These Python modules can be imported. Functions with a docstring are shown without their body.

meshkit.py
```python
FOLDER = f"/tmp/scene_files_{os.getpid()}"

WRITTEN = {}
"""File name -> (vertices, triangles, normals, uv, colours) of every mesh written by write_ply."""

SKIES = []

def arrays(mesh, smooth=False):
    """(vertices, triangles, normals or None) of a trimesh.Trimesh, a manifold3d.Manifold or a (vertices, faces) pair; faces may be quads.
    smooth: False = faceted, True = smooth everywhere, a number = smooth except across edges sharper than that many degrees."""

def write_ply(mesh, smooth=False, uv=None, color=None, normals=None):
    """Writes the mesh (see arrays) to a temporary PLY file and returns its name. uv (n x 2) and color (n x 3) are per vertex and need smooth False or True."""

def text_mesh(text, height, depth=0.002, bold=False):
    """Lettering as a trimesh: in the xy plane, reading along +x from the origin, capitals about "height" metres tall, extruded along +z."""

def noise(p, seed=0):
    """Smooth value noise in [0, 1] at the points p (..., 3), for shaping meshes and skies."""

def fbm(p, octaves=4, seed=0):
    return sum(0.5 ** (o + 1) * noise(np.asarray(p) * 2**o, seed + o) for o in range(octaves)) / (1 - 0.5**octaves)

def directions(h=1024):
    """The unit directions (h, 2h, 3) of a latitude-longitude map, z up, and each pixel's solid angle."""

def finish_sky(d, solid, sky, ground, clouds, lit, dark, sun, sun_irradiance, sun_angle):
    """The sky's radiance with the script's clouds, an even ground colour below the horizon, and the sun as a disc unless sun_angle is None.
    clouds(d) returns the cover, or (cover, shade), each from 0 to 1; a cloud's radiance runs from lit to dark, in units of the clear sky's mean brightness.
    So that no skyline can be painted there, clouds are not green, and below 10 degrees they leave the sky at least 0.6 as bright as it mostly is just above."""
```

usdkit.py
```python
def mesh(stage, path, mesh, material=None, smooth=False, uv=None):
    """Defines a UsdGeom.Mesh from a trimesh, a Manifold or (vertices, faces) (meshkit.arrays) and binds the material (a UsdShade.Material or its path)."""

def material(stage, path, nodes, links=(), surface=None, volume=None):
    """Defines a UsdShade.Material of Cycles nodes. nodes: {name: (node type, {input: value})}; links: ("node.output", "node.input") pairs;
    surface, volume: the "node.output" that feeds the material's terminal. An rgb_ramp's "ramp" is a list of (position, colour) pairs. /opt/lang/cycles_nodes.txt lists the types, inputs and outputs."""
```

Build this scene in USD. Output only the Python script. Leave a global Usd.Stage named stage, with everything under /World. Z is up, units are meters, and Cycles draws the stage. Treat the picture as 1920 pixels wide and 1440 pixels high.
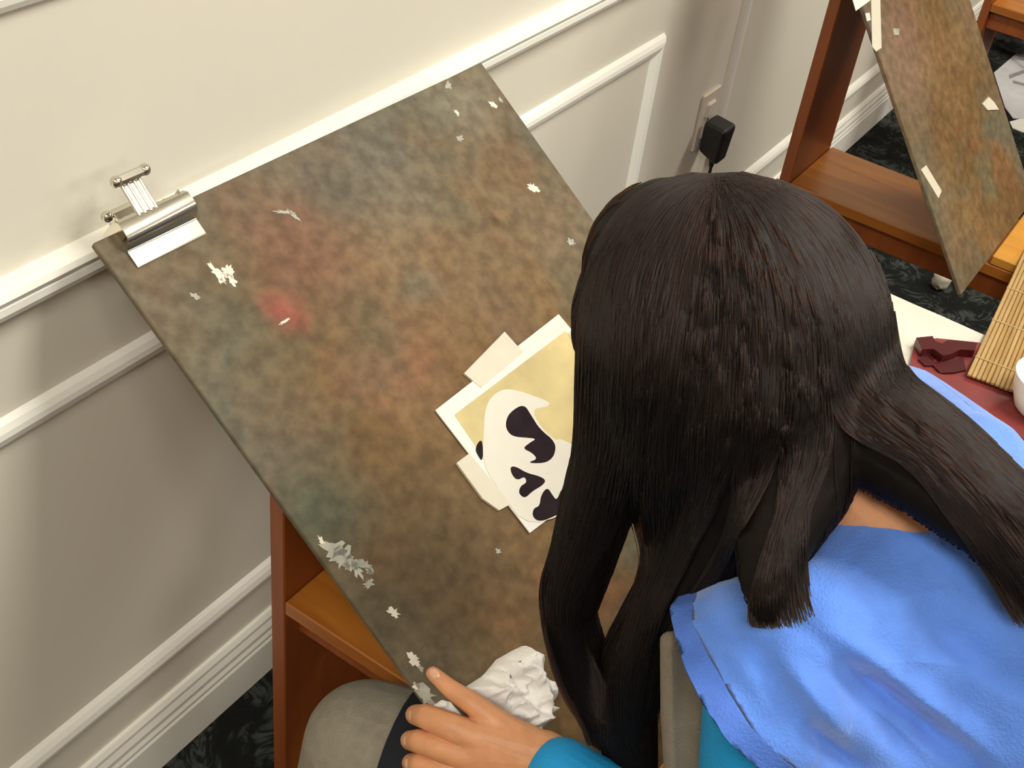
import math, random, numpy as np, trimesh, manifold3d as m3, shapely, usdkit, meshkit
from shapely.geometry import Polygon, Point
from pxr import Usd, UsdGeom, UsdLux, UsdShade, Gf, Sdf, Vt

stage = Usd.Stage.CreateInMemory()
UsdGeom.SetStageUpAxis(stage, UsdGeom.Tokens.z); UsdGeom.SetStageMetersPerUnit(stage, 1.0)
UsdGeom.Xform.Define(stage, '/World'); UsdGeom.Scope.Define(stage, '/World/Looks')
random.seed(4); rng = np.random.default_rng(11)

# ------------------------------------------------------------------ camera
EYE = np.array([0.0, -0.82, 1.495]); FPX = 2336.0
YAW, PITCH, ROLL = 1.05725511, 0.676869659, 0.141924514
fwd = np.array([math.sin(YAW)*math.cos(PITCH), math.cos(YAW)*math.cos(PITCH), -math.sin(PITCH)])
r0 = np.array([math.cos(YAW), -math.sin(YAW), 0]); u0 = np.cross(r0, fwd)
right = math.cos(ROLL)*r0 + math.sin(ROLL)*u0; up = -math.sin(ROLL)*r0 + math.cos(ROLL)*u0
cam = UsdGeom.Camera.Define(stage, '/World/Camera')
mx = Gf.Matrix4d(*right, 0, *up, 0, *(-fwd), 0, *EYE, 1)
cam.AddTransformOp().Set(mx)
cam.CreateHorizontalApertureAttr(36.0); cam.CreateVerticalApertureAttr(27.0)
cam.CreateFocalLengthAttr(36.0*FPX/1920); cam.CreateClippingRangeAttr(Gf.Vec2f(0.02, 100))
cam.CreateExposureAttr(1.5)

# ------------------------------------------------------------------ light: three rows of ceiling troffers and a weak room fill from the white ceiling
CEIL = 2.75
def troffer(i, x, y, power):
    l = UsdLux.RectLight.Define(stage, f'/World/Lights/troffer_{i}')
    l.CreateWidthAttr(0.6); l.CreateHeightAttr(1.2); l.CreateIntensityAttr(power); l.CreateColorAttr(Gf.Vec3f(1.0, 0.965, 0.875))
    l.AddTranslateOp().Set(Gf.Vec3d(x, y, CEIL-0.03))
for i, (x, y, pw) in enumerate([(-0.9, -1.3, 8.0), (1.3, -1.5, 8.0), (3.6, -1.5, 8.0), (-0.9, -4.2, 7.0), (1.3, -4.2, 7.0), (3.6, -4.2, 7.0)]):
    troffer(i, x, y, pw)
dome = UsdLux.DomeLight.Define(stage, '/World/Lights/outside'); dome.CreateIntensityAttr(0.05)

def W(px, py, d):
    "point seen at pixel (px, py), d metres deep"
    return EYE + d*(fwd + right*(px-960)/FPX - up*(py-720)/FPX)
def on_plane(px, py, o, n):
    r = W(px, py, 1.0) - EYE
    return EYE + r*(np.dot(o-EYE, n)/np.dot(r, n))

# ------------------------------------------------------------------ materials
LOOK = {}
def mat(name, nodes, links, surface='p.BSDF'):
    LOOK[name] = usdkit.material(stage, '/World/Looks/'+name, nodes, links, surface=surface); return LOOK[name]
def plain(name, c, rough=0.5, metallic=0.0, var=0.06, scale=40, bump=0.0, bscale=200, extra=None, stretch=(1, 1, 1)):
    c = np.array(c); lo, hi = c*(1-var), np.minimum(c*(1+var), 1)
    p = {'roughness': rough, 'metallic': metallic}; p.update(extra or {})
    nodes = {'tc': ('texture_coordinate', {}), 'mp': ('mapping', {'scale': stretch}), 'n': ('noise_texture', {'scale': float(scale), 'detail': 4.0}),
             'r': ('rgb_ramp', {'ramp': [(0.3, tuple(lo)), (0.7, tuple(hi))]}), 'p': ('principled_bsdf', p)}
    links = [('tc.object', 'mp.vector'), ('mp.vector', 'n.vector'), ('n.fac', 'r.fac'), ('r.color', 'p.base_color')]
    if bump:
        nodes['n2'] = ('noise_texture', {'scale': float(bscale), 'detail': 3.0}); nodes['b'] = ('bump', {'strength': bump, 'distance': 0.002})
        links += [('mp.vector', 'n2.vector'), ('n2.fac', 'b.height'), ('b.normal', 'p.normal')]
    return mat(name, nodes, links)
plain('wall_paint', (0.73, 0.69, 0.585), 0.55, var=0.012, scale=3, bump=0.02, bscale=300)
plain('trim_paint', (0.86, 0.84, 0.76), 0.38, var=0.01, scale=6)
plain('ceiling_tile', (0.78, 0.76, 0.70), 0.9, var=0.03, scale=60)
plain('plate_plastic', (0.70, 0.62, 0.52), 0.35, var=0.01)
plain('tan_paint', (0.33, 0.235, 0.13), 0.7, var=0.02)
plain('black_rubber', (0.012, 0.011, 0.012), 0.45, var=0.1)
plain('skin', (0.62, 0.285, 0.135), 0.5, var=0.10, scale=60, bump=0.15, bscale=400, extra={'subsurface_weight': 0.12, 'subsurface_radius': (0.8, 0.3, 0.15), 'subsurface_scale': 0.006})
plain('nail', (0.70, 0.38, 0.25), 0.25, var=0.03)
plain('lip', (0.45, 0.12, 0.09), 0.4, var=0.05); plain('eye', (0.7, 0.68, 0.64), 0.15, var=0.01)
plain('blue_cloth', (0.088, 0.225, 0.72), 0.85, var=0.14, scale=26, bump=0.5, bscale=500, extra={'sheen_weight': 0.5, 'sheen_roughness': 0.5, 'sheen_tint': (0.7, 0.8, 1.0)})
plain('blue_hem', (0.07, 0.17, 0.60), 0.85, var=0.08, scale=60, bump=0.5, bscale=500)
plain('turquoise_cloth', (0.004, 0.27, 0.60), 0.75, var=0.06, scale=50, bump=0.3, bscale=400)
plain('grey_cloth', (0.24, 0.205, 0.155), 0.9, var=0.08, scale=60, bump=0.4, bscale=500)
plain('knee_cloth', (0.235, 0.21, 0.16), 0.9, var=0.10, scale=90, bump=0.5, bscale=500)
plain('navy_cloth_shade', (0.004, 0.005, 0.011), 0.9, var=0.1)
plain('hair_base', (0.0055, 0.0036, 0.0026), 0.6, var=0.3, scale=120, extra={'specular_ior_level': 0.12})
plain('chrome', (0.66, 0.62, 0.52), 0.22, 1.0, var=0.02)
plain('tape', (0.60, 0.55, 0.43), 0.6, var=0.03); plain('table_sheet', (0.66, 0.62, 0.53), 0.8, var=0.06, scale=9); plain('paper', (0.70, 0.675, 0.61), 0.75, var=0.015)
plain('tissue', (0.86, 0.83, 0.78), 0.95, var=0.02, bump=0.4, bscale=150)
plain('ochre_wash', (0.56, 0.455, 0.215), 0.8, var=0.22, scale=14)
plain('painted_white', (0.64, 0.605, 0.515), 0.8, var=0.02); plain('ink', (0.020, 0.012, 0.015), 0.9, var=0.2, extra={'specular_ior_level': 0.1})
plain('paint_white', (0.68, 0.62, 0.52), 0.5, var=0.1); plain('paint_grey', (0.34, 0.33, 0.27), 0.5, var=0.25, scale=80)
plain('red_plastic', (0.20, 0.030, 0.028), 0.42, var=0.12, scale=20)
plain('dark_red_plastic', (0.065, 0.004, 0.006), 0.35, var=0.2, scale=30)
plain('white_plastic', (0.84, 0.83, 0.80), 0.3, var=0.01)
plain('grey_paper', (0.50, 0.49, 0.50), 0.8, var=0.06, scale=30)
plain('black_nylon', (0.013, 0.012, 0.014), 0.7, var=0.3, scale=30, bump=0.4)
plain('pencil_grey', (0.22, 0.22, 0.23), 0.7, var=0.1)
plain('bamboo', (0.38, 0.225, 0.075), 0.5, var=0.16, scale=20, stretch=(0.5, 9, 9))
plain('bamboo_pale', (0.44, 0.28, 0.11), 0.5, var=0.12, scale=20, stretch=(0.5, 9, 9)); plain('thread', (0.5, 0.36, 0.17), 0.8)
def wood(name, a, b, rough, axis):
    st = [9.0, 9.0, 9.0]; st[axis] = 0.9
    mat(name, {'tc': ('texture_coordinate', {}), 'mp': ('mapping', {'scale': tuple(st)}), 'n': ('noise_texture', {'scale': 3.0, 'detail': 6.0, 'distortion': 1.2}),
               'r': ('rgb_ramp', {'ramp': [(0.25, a), (0.55, tuple((np.array(a)+b)/2)), (0.8, b)]}), 'p': ('principled_bsdf', {'roughness': rough, 'coat_weight': 0.25, 'coat_roughness': 0.25})},
        [('tc.object', 'mp.vector'), ('mp.vector', 'n.vector'), ('n.fac', 'r.fac'), ('r.color', 'p.base_color')])
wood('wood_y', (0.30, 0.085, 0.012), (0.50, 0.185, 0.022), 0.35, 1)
wood('wood_seat_lit', (0.50, 0.205, 0.025), (0.66, 0.32, 0.05), 0.35, 1)  # same wood as the deck, lightened to carry the light on the seat
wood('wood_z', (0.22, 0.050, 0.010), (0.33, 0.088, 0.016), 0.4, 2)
# carpet: near-black with a grey-teal leaf figure
mat('carpet', {'tc': ('texture_coordinate', {}), 'n0': ('noise_texture', {'scale': 5.0, 'detail': 2.0}), 'mx': ('mix', {'mix_type': 'linear_light', 'fac': 0.18}),
               'v': ('noise_texture', {'scale': 26.0, 'detail': 3.0, 'distortion': 2.2}),
               'n': ('noise_texture', {'scale': 16.0, 'detail': 4.0}), 'mu': ('math', {'math_type': 'multiply'}),
               'r': ('rgb_ramp', {'ramp': [(0.0, (0.008, 0.009, 0.008)), (0.25, (0.012, 0.013, 0.012)), (0.33, (0.045, 0.052, 0.047)), (0.5, (0.075, 0.08, 0.075))]}),
               'n2': ('noise_texture', {'scale': 500.0}), 'b': ('bump', {'strength': 0.8, 'distance': 0.004}), 'p': ('principled_bsdf', {'roughness': 1.0, 'specular_ior_level': 0.1})},
    [('tc.object', 'mx.color1'), ('n0.color', 'mx.color2'), ('mx.color', 'v.vector'), ('tc.object', 'n.vector'), ('v.fac', 'mu.value1'), ('n.fac', 'mu.value2'), ('mu.value', 'r.fac'),
     ('r.color', 'p.base_color'), ('tc.object', 'n2.vector'), ('n2.fac', 'b.height'), ('b.normal', 'p.normal')])

# drawing-board hardboard: worn brown with grey handled rims, rust, teal and pink paint stains at places of their own
def board_mat(name, spots, wid, rim=0.6, ru=0.75):
    nodes = {'tc': ('texture_coordinate', {}), 'xyz': ('separate_xyz', {}),
             'nA': ('noise_texture', {'scale': 7.0, 'detail': 6.0, 'roughness': 0.62}), 'nB': ('noise_texture', {'scale': 11.0, 'detail': 5.0, 'distortion': 0.6}),
             'nC': ('noise_texture', {'scale': 4.5, 'detail': 5.0, 'distortion': 0.8}), 'nD': ('noise_texture', {'scale': 60.0, 'detail': 4.0}),
             'rA': ('rgb_ramp', {'ramp': [(0.25, (0.115, 0.070, 0.029)), (0.5, (0.19, 0.112, 0.046)), (0.75, (0.275, 0.175, 0.080))]}),
             'rB': ('rgb_ramp', {'ramp': [(0.50, (0, 0, 0)), (0.68, (ru, ru, ru))]}), 'rust': ('mix', {'color2': (0.25, 0.105, 0.045)}),
             'rC': ('rgb_ramp', {'ramp': [(0.50, (0, 0, 0)), (0.66, (0.8, 0.8, 0.8))]}), 'grn': ('mix', {'color2': (0.125, 0.125, 0.088)}),
             'mL': ('map_range', {'from_min': 0.0, 'from_max': 0.11, 'to_min': 1.0, 'to_max': 0.0, 'clamp': True}),
             'mT': ('map_range', {'from_min': -0.17, 'from_max': -0.02, 'to_min': 0.0, 'to_max': 1.0, 'clamp': True}),
             'mR': ('map_range', {'from_min': wid-0.07, 'from_max': wid, 'to_min': 0.0, 'to_max': 0.8, 'clamp': True}),
             'mM': ('math', {'math_type': 'maximum'}), 'mM2': ('math', {'math_type': 'maximum'}), 'mN': ('math', {'math_type': 'multiply'}), 'mN2': ('math', {'math_type': 'multiply', 'value2': 2.0*rim, 'use_clamp': True}),
             'gry': ('mix', {'color2': (0.165, 0.160, 0.125)}),
             'rD': ('rgb_ramp', {'ramp': [(0.35, (0.62, 0.60, 0.56)), (0.65, (0.95, 0.93, 0.87))]}), 'fin': ('mix', {'mix_type': 'multiply', 'fac': 1.0}),
             'b': ('bump', {'strength': 0.15, 'distance': 0.001}), 'p': ('principled_bsdf', {'roughness': 0.6, 'specular_ior_level': 0.14})}
    L = [('tc.object', 'xyz.vector')] + [('tc.object', f'{n}.vector') for n in ('nA', 'nB', 'nC', 'nD')] + [
        ('nA.fac', 'rA.fac'), ('rA.color', 'rust.color1'), ('nB.fac', 'rB.fac'), ('rB.color', 'rust.fac'), ('rust.color', 'grn.color1'), ('nC.fac', 'rC.fac'), ('rC.color', 'grn.fac'),
        ('xyz.x', 'mL.value'), ('xyz.y', 'mT.value'), ('xyz.x', 'mR.value'), ('mL.result', 'mM.value1'), ('mT.result', 'mM.value2'), ('mM.value', 'mM2.value1'), ('mR.result', 'mM2.value2'), ('mM2.value', 'mN.value1'), ('nA.fac', 'mN.value2'), ('mN.value', 'mN2.value1'), ('mN2.value', 'gry.fac'),
        ('grn.color', 'gry.color1')]
    prev = 'gry.color'
    for i, ((u, v), rad, col, k) in enumerate(spots):
        nodes[f's{i}w'] = ('mix', {'mix_type': 'linear_light', 'fac': 0.035}); nodes[f's{i}d'] = ('vector_math', {'math_type': 'distance', 'vector2': (u, v, 0.0)})
        nodes[f's{i}r'] = ('map_range', {'from_min': rad*0.25, 'from_max': rad, 'to_min': k, 'to_max': 0.0, 'clamp': True}); nodes[f's{i}m'] = ('mix', {'color2': col})
        L += [('tc.object', f's{i}w.color1'), ('nB.color', f's{i}w.color2'), (f's{i}w.color', f's{i}d.vector1'), (f's{i}d.value', f's{i}r.value'), (f's{i}r.result', f's{i}m.fac'), (prev, f's{i}m.color1')]
        prev = f's{i}m.color'
    L += [(prev, 'fin.color1'), ('nD.fac', 'rD.fac'), ('rD.color', 'fin.color2'), ('fin.color', 'p.base_color'), ('nD.fac', 'b.height'), ('b.normal', 'p.normal')]
    mat(name, nodes, L)

# ------------------------------------------------------------------ helpers
used = {}
def numbered(parent, name):
    k = (str(parent), name); n = used.get(k, 0); used[k] = n+1
    return name if n == 0 else f'{name}_{n:03d}'
def tag(p, label=None, cat=None, group=None, kind=None):
    for k, v in (('label', label), ('category', cat), ('group', group), ('kind', kind)):
        if v: p.SetCustomDataByKey(k, v)
    return p
def thing(name, label, cat, loc=(0, 0, 0), basis=None, group=None, kind=None):
    x = UsdGeom.Xform.Define(stage, '/World/'+numbered('/World', name))
    if basis is None: x.AddTranslateOp().Set(Gf.Vec3d(*map(float, loc)))
    else: x.AddTransformOp().Set(Gf.Matrix4d(*basis[0], 0, *basis[1], 0, *basis[2], 0, *map(float, loc), 1))
    return tag(x.GetPrim(), label, cat, group, kind)
def obj(name, mesh, material, parent=None, smooth=False, label=None, kind=None):
    base = '/World' if parent is None else str(parent.GetPath())
    m = usdkit.mesh(stage, f'{base}/{numbered(base, name)}', mesh, LOOK[material], smooth=smooth)
    return tag(m.GetPrim(), label, kind=kind)
def box(x0, x1, y0, y1, z0, z1, bev=0.0):
    if bev <= 0:
        b = trimesh.creation.box((x1-x0, y1-y0, z1-z0)); b.apply_translation(((x0+x1)/2, (y0+y1)/2, (z0+z1)/2)); return b
    pts = [(x, y, z) for x in (x0+bev, x1-bev) for y in (y0+bev, y1-bev) for z in (z0+bev, z1-bev)]
    o = []
    for p in pts:
        for a in range(3):
            for s in (-1, 1):
                q = list(p); q[a] += s*bev; o.append(q)
    return trimesh.convex.convex_hull(np.array(o))
def cat_(*ms): return trimesh.util.concatenate(list(ms))
def extr(poly, h, z=0.0):
    m = trimesh.creation.extrude_polygon(poly, h, engine='earcut'); m.apply_translation((0, 0, z)); return m
def profile_x(pts, x0, x1):
    "extrude a (y, z) profile along x"
    m = trimesh.creation.extrude_polygon(Polygon(pts), x1-x0, engine='earcut')
    m.apply_transform(np.array([[0, 0, 1, x0], [1, 0, 0, 0], [0, 1, 0, 0], [0, 0, 0, 1.0]])); return m
def ball(c, r, n=24): return m3.Manifold.sphere(float(r), n).translate(tuple(map(float, c)))
def hull(*balls): return m3.Manifold.batch_hull([ball(c, r) for c, r in balls])
def chain(pts):
    return m3.Manifold.batch_boolean([hull(a, b) for a, b in zip(pts[:-1], pts[1:])], m3.OpType.Add)
def union(ms): return m3.Manifold.batch_boolean(ms, m3.OpType.Add)
def to_tri(m):
    q = m.to_mesh(); t = trimesh.Trimesh(np.array(q.vert_properties[:, :3]), np.array(q.tri_verts), process=True); return t
def organic(m, edge=0.006, it=20):
    t = to_tri(m.refine_to_length(edge)); trimesh.smoothing.filter_taubin(t, lamb=0.5, nu=0.52, iterations=it); return t
def tube(pts, r, n=8):
    pts = np.asarray(pts, float); return to_tri(chain([(p, r) for p in pts]))

# ------------------------------------------------------------------ setting
XL, XR, YB = -2.2, 5.6, -6.0
tag(obj('floor', box(XL, XR, YB, 0.1, -0.05, 0.0), 'carpet'), 'dark patterned carpet floor', kind='structure')
tag(obj('wall_back', box(XL, XR, 0.0, 0.12, 0.0, CEIL), 'wall_paint'), 'cream painted panelled wall', kind='structure')
tag(obj('wall_left', box(XL-0.1, XL, YB, 0.12, 0.0, CEIL), 'tan_paint'), kind='structure')
tag(obj('wall_right', box(XR, XR+0.1, YB, 0.12, 0.0, CEIL), 'tan_paint'), kind='structure')
tag(obj('wall_front', box(XL-0.1, XR+0.1, YB-0.1, YB, 0.0, CEIL), 'tan_paint'), kind='structure')
tag(obj('ceiling', box(XL-0.1, XR+0.1, YB-0.1, 0.12, CEIL, CEIL+0.1), 'ceiling_tile'), kind='structure')
bb = [(0, 0), (-0.016, 0), (-0.016, 0.066), (-0.014, 0.070), (-0.0145, 0.076), (-0.012, 0.082), (-0.0125, 0.090), (-0.009, 0.099), (-0.009, 0.105), (-0.005, 0.112), (0, 0.112)]
tag(obj('baseboard_back', profile_x(bb, XL, XR), 'trim_paint'), 'cream moulded baseboard', kind='structure')
rail = [(0, 0.838), (-0.010, 0.838), (-0.020, 0.834), (-0.023, 0.829), (-0.021, 0.825), (-0.0165, 0.823), (-0.019, 0.820), (-0.0195, 0.813), (-0.016, 0.806), (-0.010, 0.802), (-0.006, 0.798), (0, 0.798)]
tag(obj('trim_1', profile_x(rail, XL, XR), 'trim_paint', smooth=25), 'cream chair rail', kind='structure')
def panel_frame(n, x0, x1, z0, z1, w=0.035):
    "picture-frame moulding of four mitred lengths: a sloped bead"
    prof = [(0.0, 0.0), (0.004, 0.007), (0.010, 0.0105), (0.016, 0.0115), (0.024, 0.009), (0.030, 0.005), (w, 0.0)]   # (inward, proud)
    rings = []
    for i, d in prof:
        rings.append([(x0+i, -d, z0+i), (x1-i, -d, z0+i), (x1-i, -d, z1-i), (x0+i, -d, z1-i)])
    R_ = np.array(rings)
    t = thing(f'trim_{n}', None, None, kind='structure'); 
    for s, nm in enumerate(('rail', 'stile', 'rail', 'stile')):
        a, b = s, (s+1) % 4; k = len(prof)
        v = np.concatenate([R_[:, a], R_[:, b]]); f = []
        for j in range(k-1): f += [[j, j+1, k+j+1], [j, k+j+1, k+j]]
        f += [[0, k, 2*k-1], [0, 2*k-1, k-1]]
        for j in range(1, k-1): f += [[0, j+1, j], [k, k+j, k+j+1]]
        mm = trimesh.Trimesh(v, f, process=False); mm.fix_normals()
        obj('moulding_'+nm, mm, 'trim_paint', t)
    return t
tag(panel_frame(2, -0.35, 1.790, 0.179, 0.692), 'raised cream panel moulding behind drawing board')
tag(panel_frame(3, 2.100, 4.250, 0.179, 0.692), 'raised cream panel moulding right of outlet')
tag(panel_frame(4, -0.35, 1.790, 1.066, 2.2), 'upper raised panel moulding above chair rail')
tag(panel_frame(5, 2.100, 4.250, 1.066, 2.2), 'upper raised panel moulding further along wall')
# outlet
o = thing('outlet', 'cream wall outlet plate between two wall panels', 'outlet', (2.043, 0, 0.447))
pl = box(-0.036, 0.036, -0.006, 0.0, -0.059, 0.059, 0.003); obj('cover_plate', pl, 'plate_plastic', o)
for zc in (0.022, -0.022):
    rr = obj('receptacle', box(-0.016, 0.016, -0.009, -0.005, zc-0.015, zc+0.015, 0.003), 'plate_plastic', o)
    obj('slot', cat_(box(-0.008, -0.006, -0.0095, -0.006, zc-0.002, zc+0.008), box(0.006, 0.008, -0.0095, -0.006, zc-0.002, zc+0.008)), 'black_rubber', rr)
obj('screw', trimesh.creation.cylinder(0.003, 0.002, transform=trimesh.transformations.rotation_matrix(math.pi/2, (1, 0, 0), (0, 0, 0))).apply_translation((0, -0.0065, 0)), 'chrome', o)
a = thing('power_adapter', 'black plug-in power adapter with cord in wall outlet', 'adapter', (2.043, -0.0097, 0.425))
ab = m3.Manifold.batch_hull([ball((x, y, z), 0.008, 16) for x, y, z in [(-0.017, -0.009, 0.020), (0.017, -0.009, 0.020), (-0.017, -0.040, 0.016), (0.017, -0.040, 0.016), (-0.016, -0.009, -0.030), (0.016, -0.009, -0.030), (-0.013, -0.036, -0.044), (0.013, -0.036, -0.044)]])
obj('adapter_body', to_tri(ab), 'black_rubber', a, smooth=40)
obj('cord', tube([(0, -0.024, -0.045), (0, -0.026, -0.075), (0.002, -0.024, -0.12), (0.006, -0.022, -0.22), (0.01, -0.024, -0.33), (0.02, -0.04, -0.404), (0.10, -0.06, -0.410), (0.3, -0.05, -0.410)], 0.0032), 'black_rubber', a, smooth=True)
obj('strain_relief', to_tri(hull(((0, -0.024, -0.046), 0.007), ((0, -0.0255, -0.066), 0.0045))), 'black_rubber', a, smooth=40)

# ------------------------------------------------------------------ drawing boards
ew, dw, nw = np.array([0.99843787, -0.05405086, 0.01415343]), np.array([-0.03576647, -0.81290135, -0.58130212]), np.array([-0.04292523, -0.57988784, 0.8135647])
BW, BL = 0.54, 0.70
A_, B_ = W(174, 456, 1)-EYE, W(903, 117, 1)-EYE
s_ = np.linalg.lstsq(np.stack([A_, -B_], 1), -BW*ew, rcond=None)[0]
TL = EYE + A_*s_[0]
basis1 = (ew, -dw, nw)
def bl(px, py, h=0.0):
    P = on_plane(px, py, TL+nw*h, nw) - TL; return np.array([P@ew, -(P@dw)])
def blp(pts, h=0.0): return Polygon([bl(*p, h) for p in pts])
spots1 = [(bl(530, 585), 0.035, (0.40, 0.105, 0.085), 0.85), (bl(585, 470), 0.10, (0.23, 0.105, 0.07), 0.6), (bl(780, 525), 0.035, (0.10, 0.115, 0.105), 0.8), (bl(700, 330), 0.10, (0.19, 0.17, 0.14), 0.6), (bl(860, 180), 0.08, (0.26, 0.235, 0.175), 0.6),
          (bl(530, 810), 0.07, (0.125, 0.125, 0.105), 0.8), (bl(610, 960), 0.06, (0.085, 0.112, 0.078), 0.8), (bl(770, 470), 0.12, (0.27, 0.20, 0.12), 0.5), (bl(750, 680), 0.09, (0.25, 0.14, 0.085), 0.6), (bl(690, 600), 0.07, (0.13, 0.115, 0.07), 0.6),
          (bl(900, 560), 0.10, (0.22, 0.14, 0.08), 0.5), (bl(560, 760), 0.08, (0.20, 0.12, 0.05), 0.5), (bl(1010, 420), 0.10, (0.24, 0.19, 0.125), 0.5), (bl(720, 1150), 0.05, (0.12, 0.11, 0.085), 0.6), (bl(830, 1050), 0.16, (0.125, 0.09, 0.05), 0.7), (bl(930, 415), 0.010, (0.10, 0.06, 0.03), 0.8), (bl(640, 360), 0.05, (0.12, 0.115, 0.09), 0.6)]
board_mat('hardboard', spots1, BW)
b1 = thing('drawing_board', 'large paint-stained brown drawing board propped before the wall with a taped painting', 'drawing board', TL, basis1)
obj('board_panel', box(0, BW, -BL, 0, -0.007, 0, 0.0012), 'hardboard', b1)
def fleck(px, py, rx, ry, ang, material, host, parent, seed, top=0.0006, label=None):
    r_ = np.random.default_rng(seed); n = 22; c = host(px, py); k = 1.0
    pts = []
    for i in range(n):
        th = 2*math.pi*i/n; q = (1 + 0.9*(r_.random()-0.55))
        x, y = rx*q*math.cos(th), ry*q*math.sin(th); pts.append((c[0]+x*math.cos(ang)-y*math.sin(ang), c[1]+x*math.sin(ang)+y*math.cos(ang)))
    obj('paint_fleck', extr(Polygon(pts).buffer(0), top, 0.0), material, parent, label=label)
for i, (px, py, rx, ry, an, mt) in enumerate([(407, 512, .0035, .010, .1, 'paint_white'), (428, 510, .0065, .0055, .6, 'paint_white'), (434, 524, .0035, .006, 0, 'paint_white'), (415, 527, .003, .003, 0, 'paint_white'), (366, 556, .0026, .005, .5, 'paint_grey'),
        (924, 197, .0035, .006, .4, 'paint_white'), (938, 188, .003, .004, 0, 'paint_grey'), (856, 212, .0025, .004, 0, 'paint_white'), (862, 260, .005, .004, .3, 'paint_grey'), (840, 160, .005, .004, .6, 'paint_grey'), (998, 352, .008, .005, -.8, 'paint_white'), (1070, 454, .006, .004, -.5, 'paint_grey'),
        (602, 1013, .002, .0045, 0, 'paint_white'), (625, 1030, .009, .011, .8, 'paint_grey'), (640, 1045, .012, .009, .4, 'paint_grey'), (655, 1058, .008, .008, .8, 'paint_grey'), (668, 1068, .004, .009, 0, 'paint_grey'), (684, 1060, .004, .009, .3, 'paint_grey'), (692, 1070, .003, .004, 0, 'paint_grey'), (691, 1095, .005, .004, 0, 'paint_grey'), (738, 1149, .0042, .0065, .2, 'paint_white'),
        (775, 1236, .0045, .0075, .3, 'paint_white'), (789, 1254, .0022, .0035, 0, 'paint_grey'), (782, 1288, .004, .004, 0, 'paint_white'), (797, 1304, .0065, .012, .2, 'paint_grey'), (934, 1034, .003, .003, 0, 'paint_grey'), (1197, 1401, .004, .003, .2, 'paint_grey'), (1216, 1410, .003, .005, .4, 'paint_white'), (1222, 1402, .003, .004, .4, 'paint_grey'), (682, 468, .001, .001, 0, 'paint_grey'), (535, 398, .012, .002, -.5, 'paint_grey'), (553, 406, .002, .008, .3, 'paint_grey'), (534, 603, .006, .0012, .0, 'paint_white')]):
    if rx > .0015: fleck(px, py, rx, ry, an, mt, bl, b1, 100+i)

# board behind, on the second horse: steeper
d2 = np.array([0.0, -0.60033784, -0.79974651]); e2 = np.array([1.0, 0, 0]); n2 = np.cross(e2, -d2)
BL2 = on_plane(1803, 553, np.array([0, -0.592, 0]), np.array([0, 1.0, 0])); 
L2 = 0.70; TL2 = BL2 - d2*L2
def bl2(px, py):
    P = on_plane(px, py, TL2, n2) - TL2; return np.array([P@e2, -(P@d2)])
W2 = float((bl2(1812, 0)[0]+bl2(1895, 219)[0])/2)
board_mat('hardboard_far', [(bl2(1690, 120), 0.12, (0.27, 0.19, 0.13), 0.6), (bl2(1850, 330), 0.06, (0.14, 0.14, 0.085), 0.7), (bl2(1700, 60), 0.1, (0.24, 0.13, 0.10), 0.5), (bl2(1640, 60), 0.05, (0.17, 0.14, 0.13), 0.7)], W2, 0.4, 0.35)
b2 = thing('drawing_board', 'narrow looking brown drawing board with tape scraps on the empty horse behind', 'drawing board', TL2, (e2, -d2, n2))
obj('board_panel', box(0, W2, -L2, 0, -0.007, 0, 0.0012), 'hardboard_far', b2)
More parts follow.
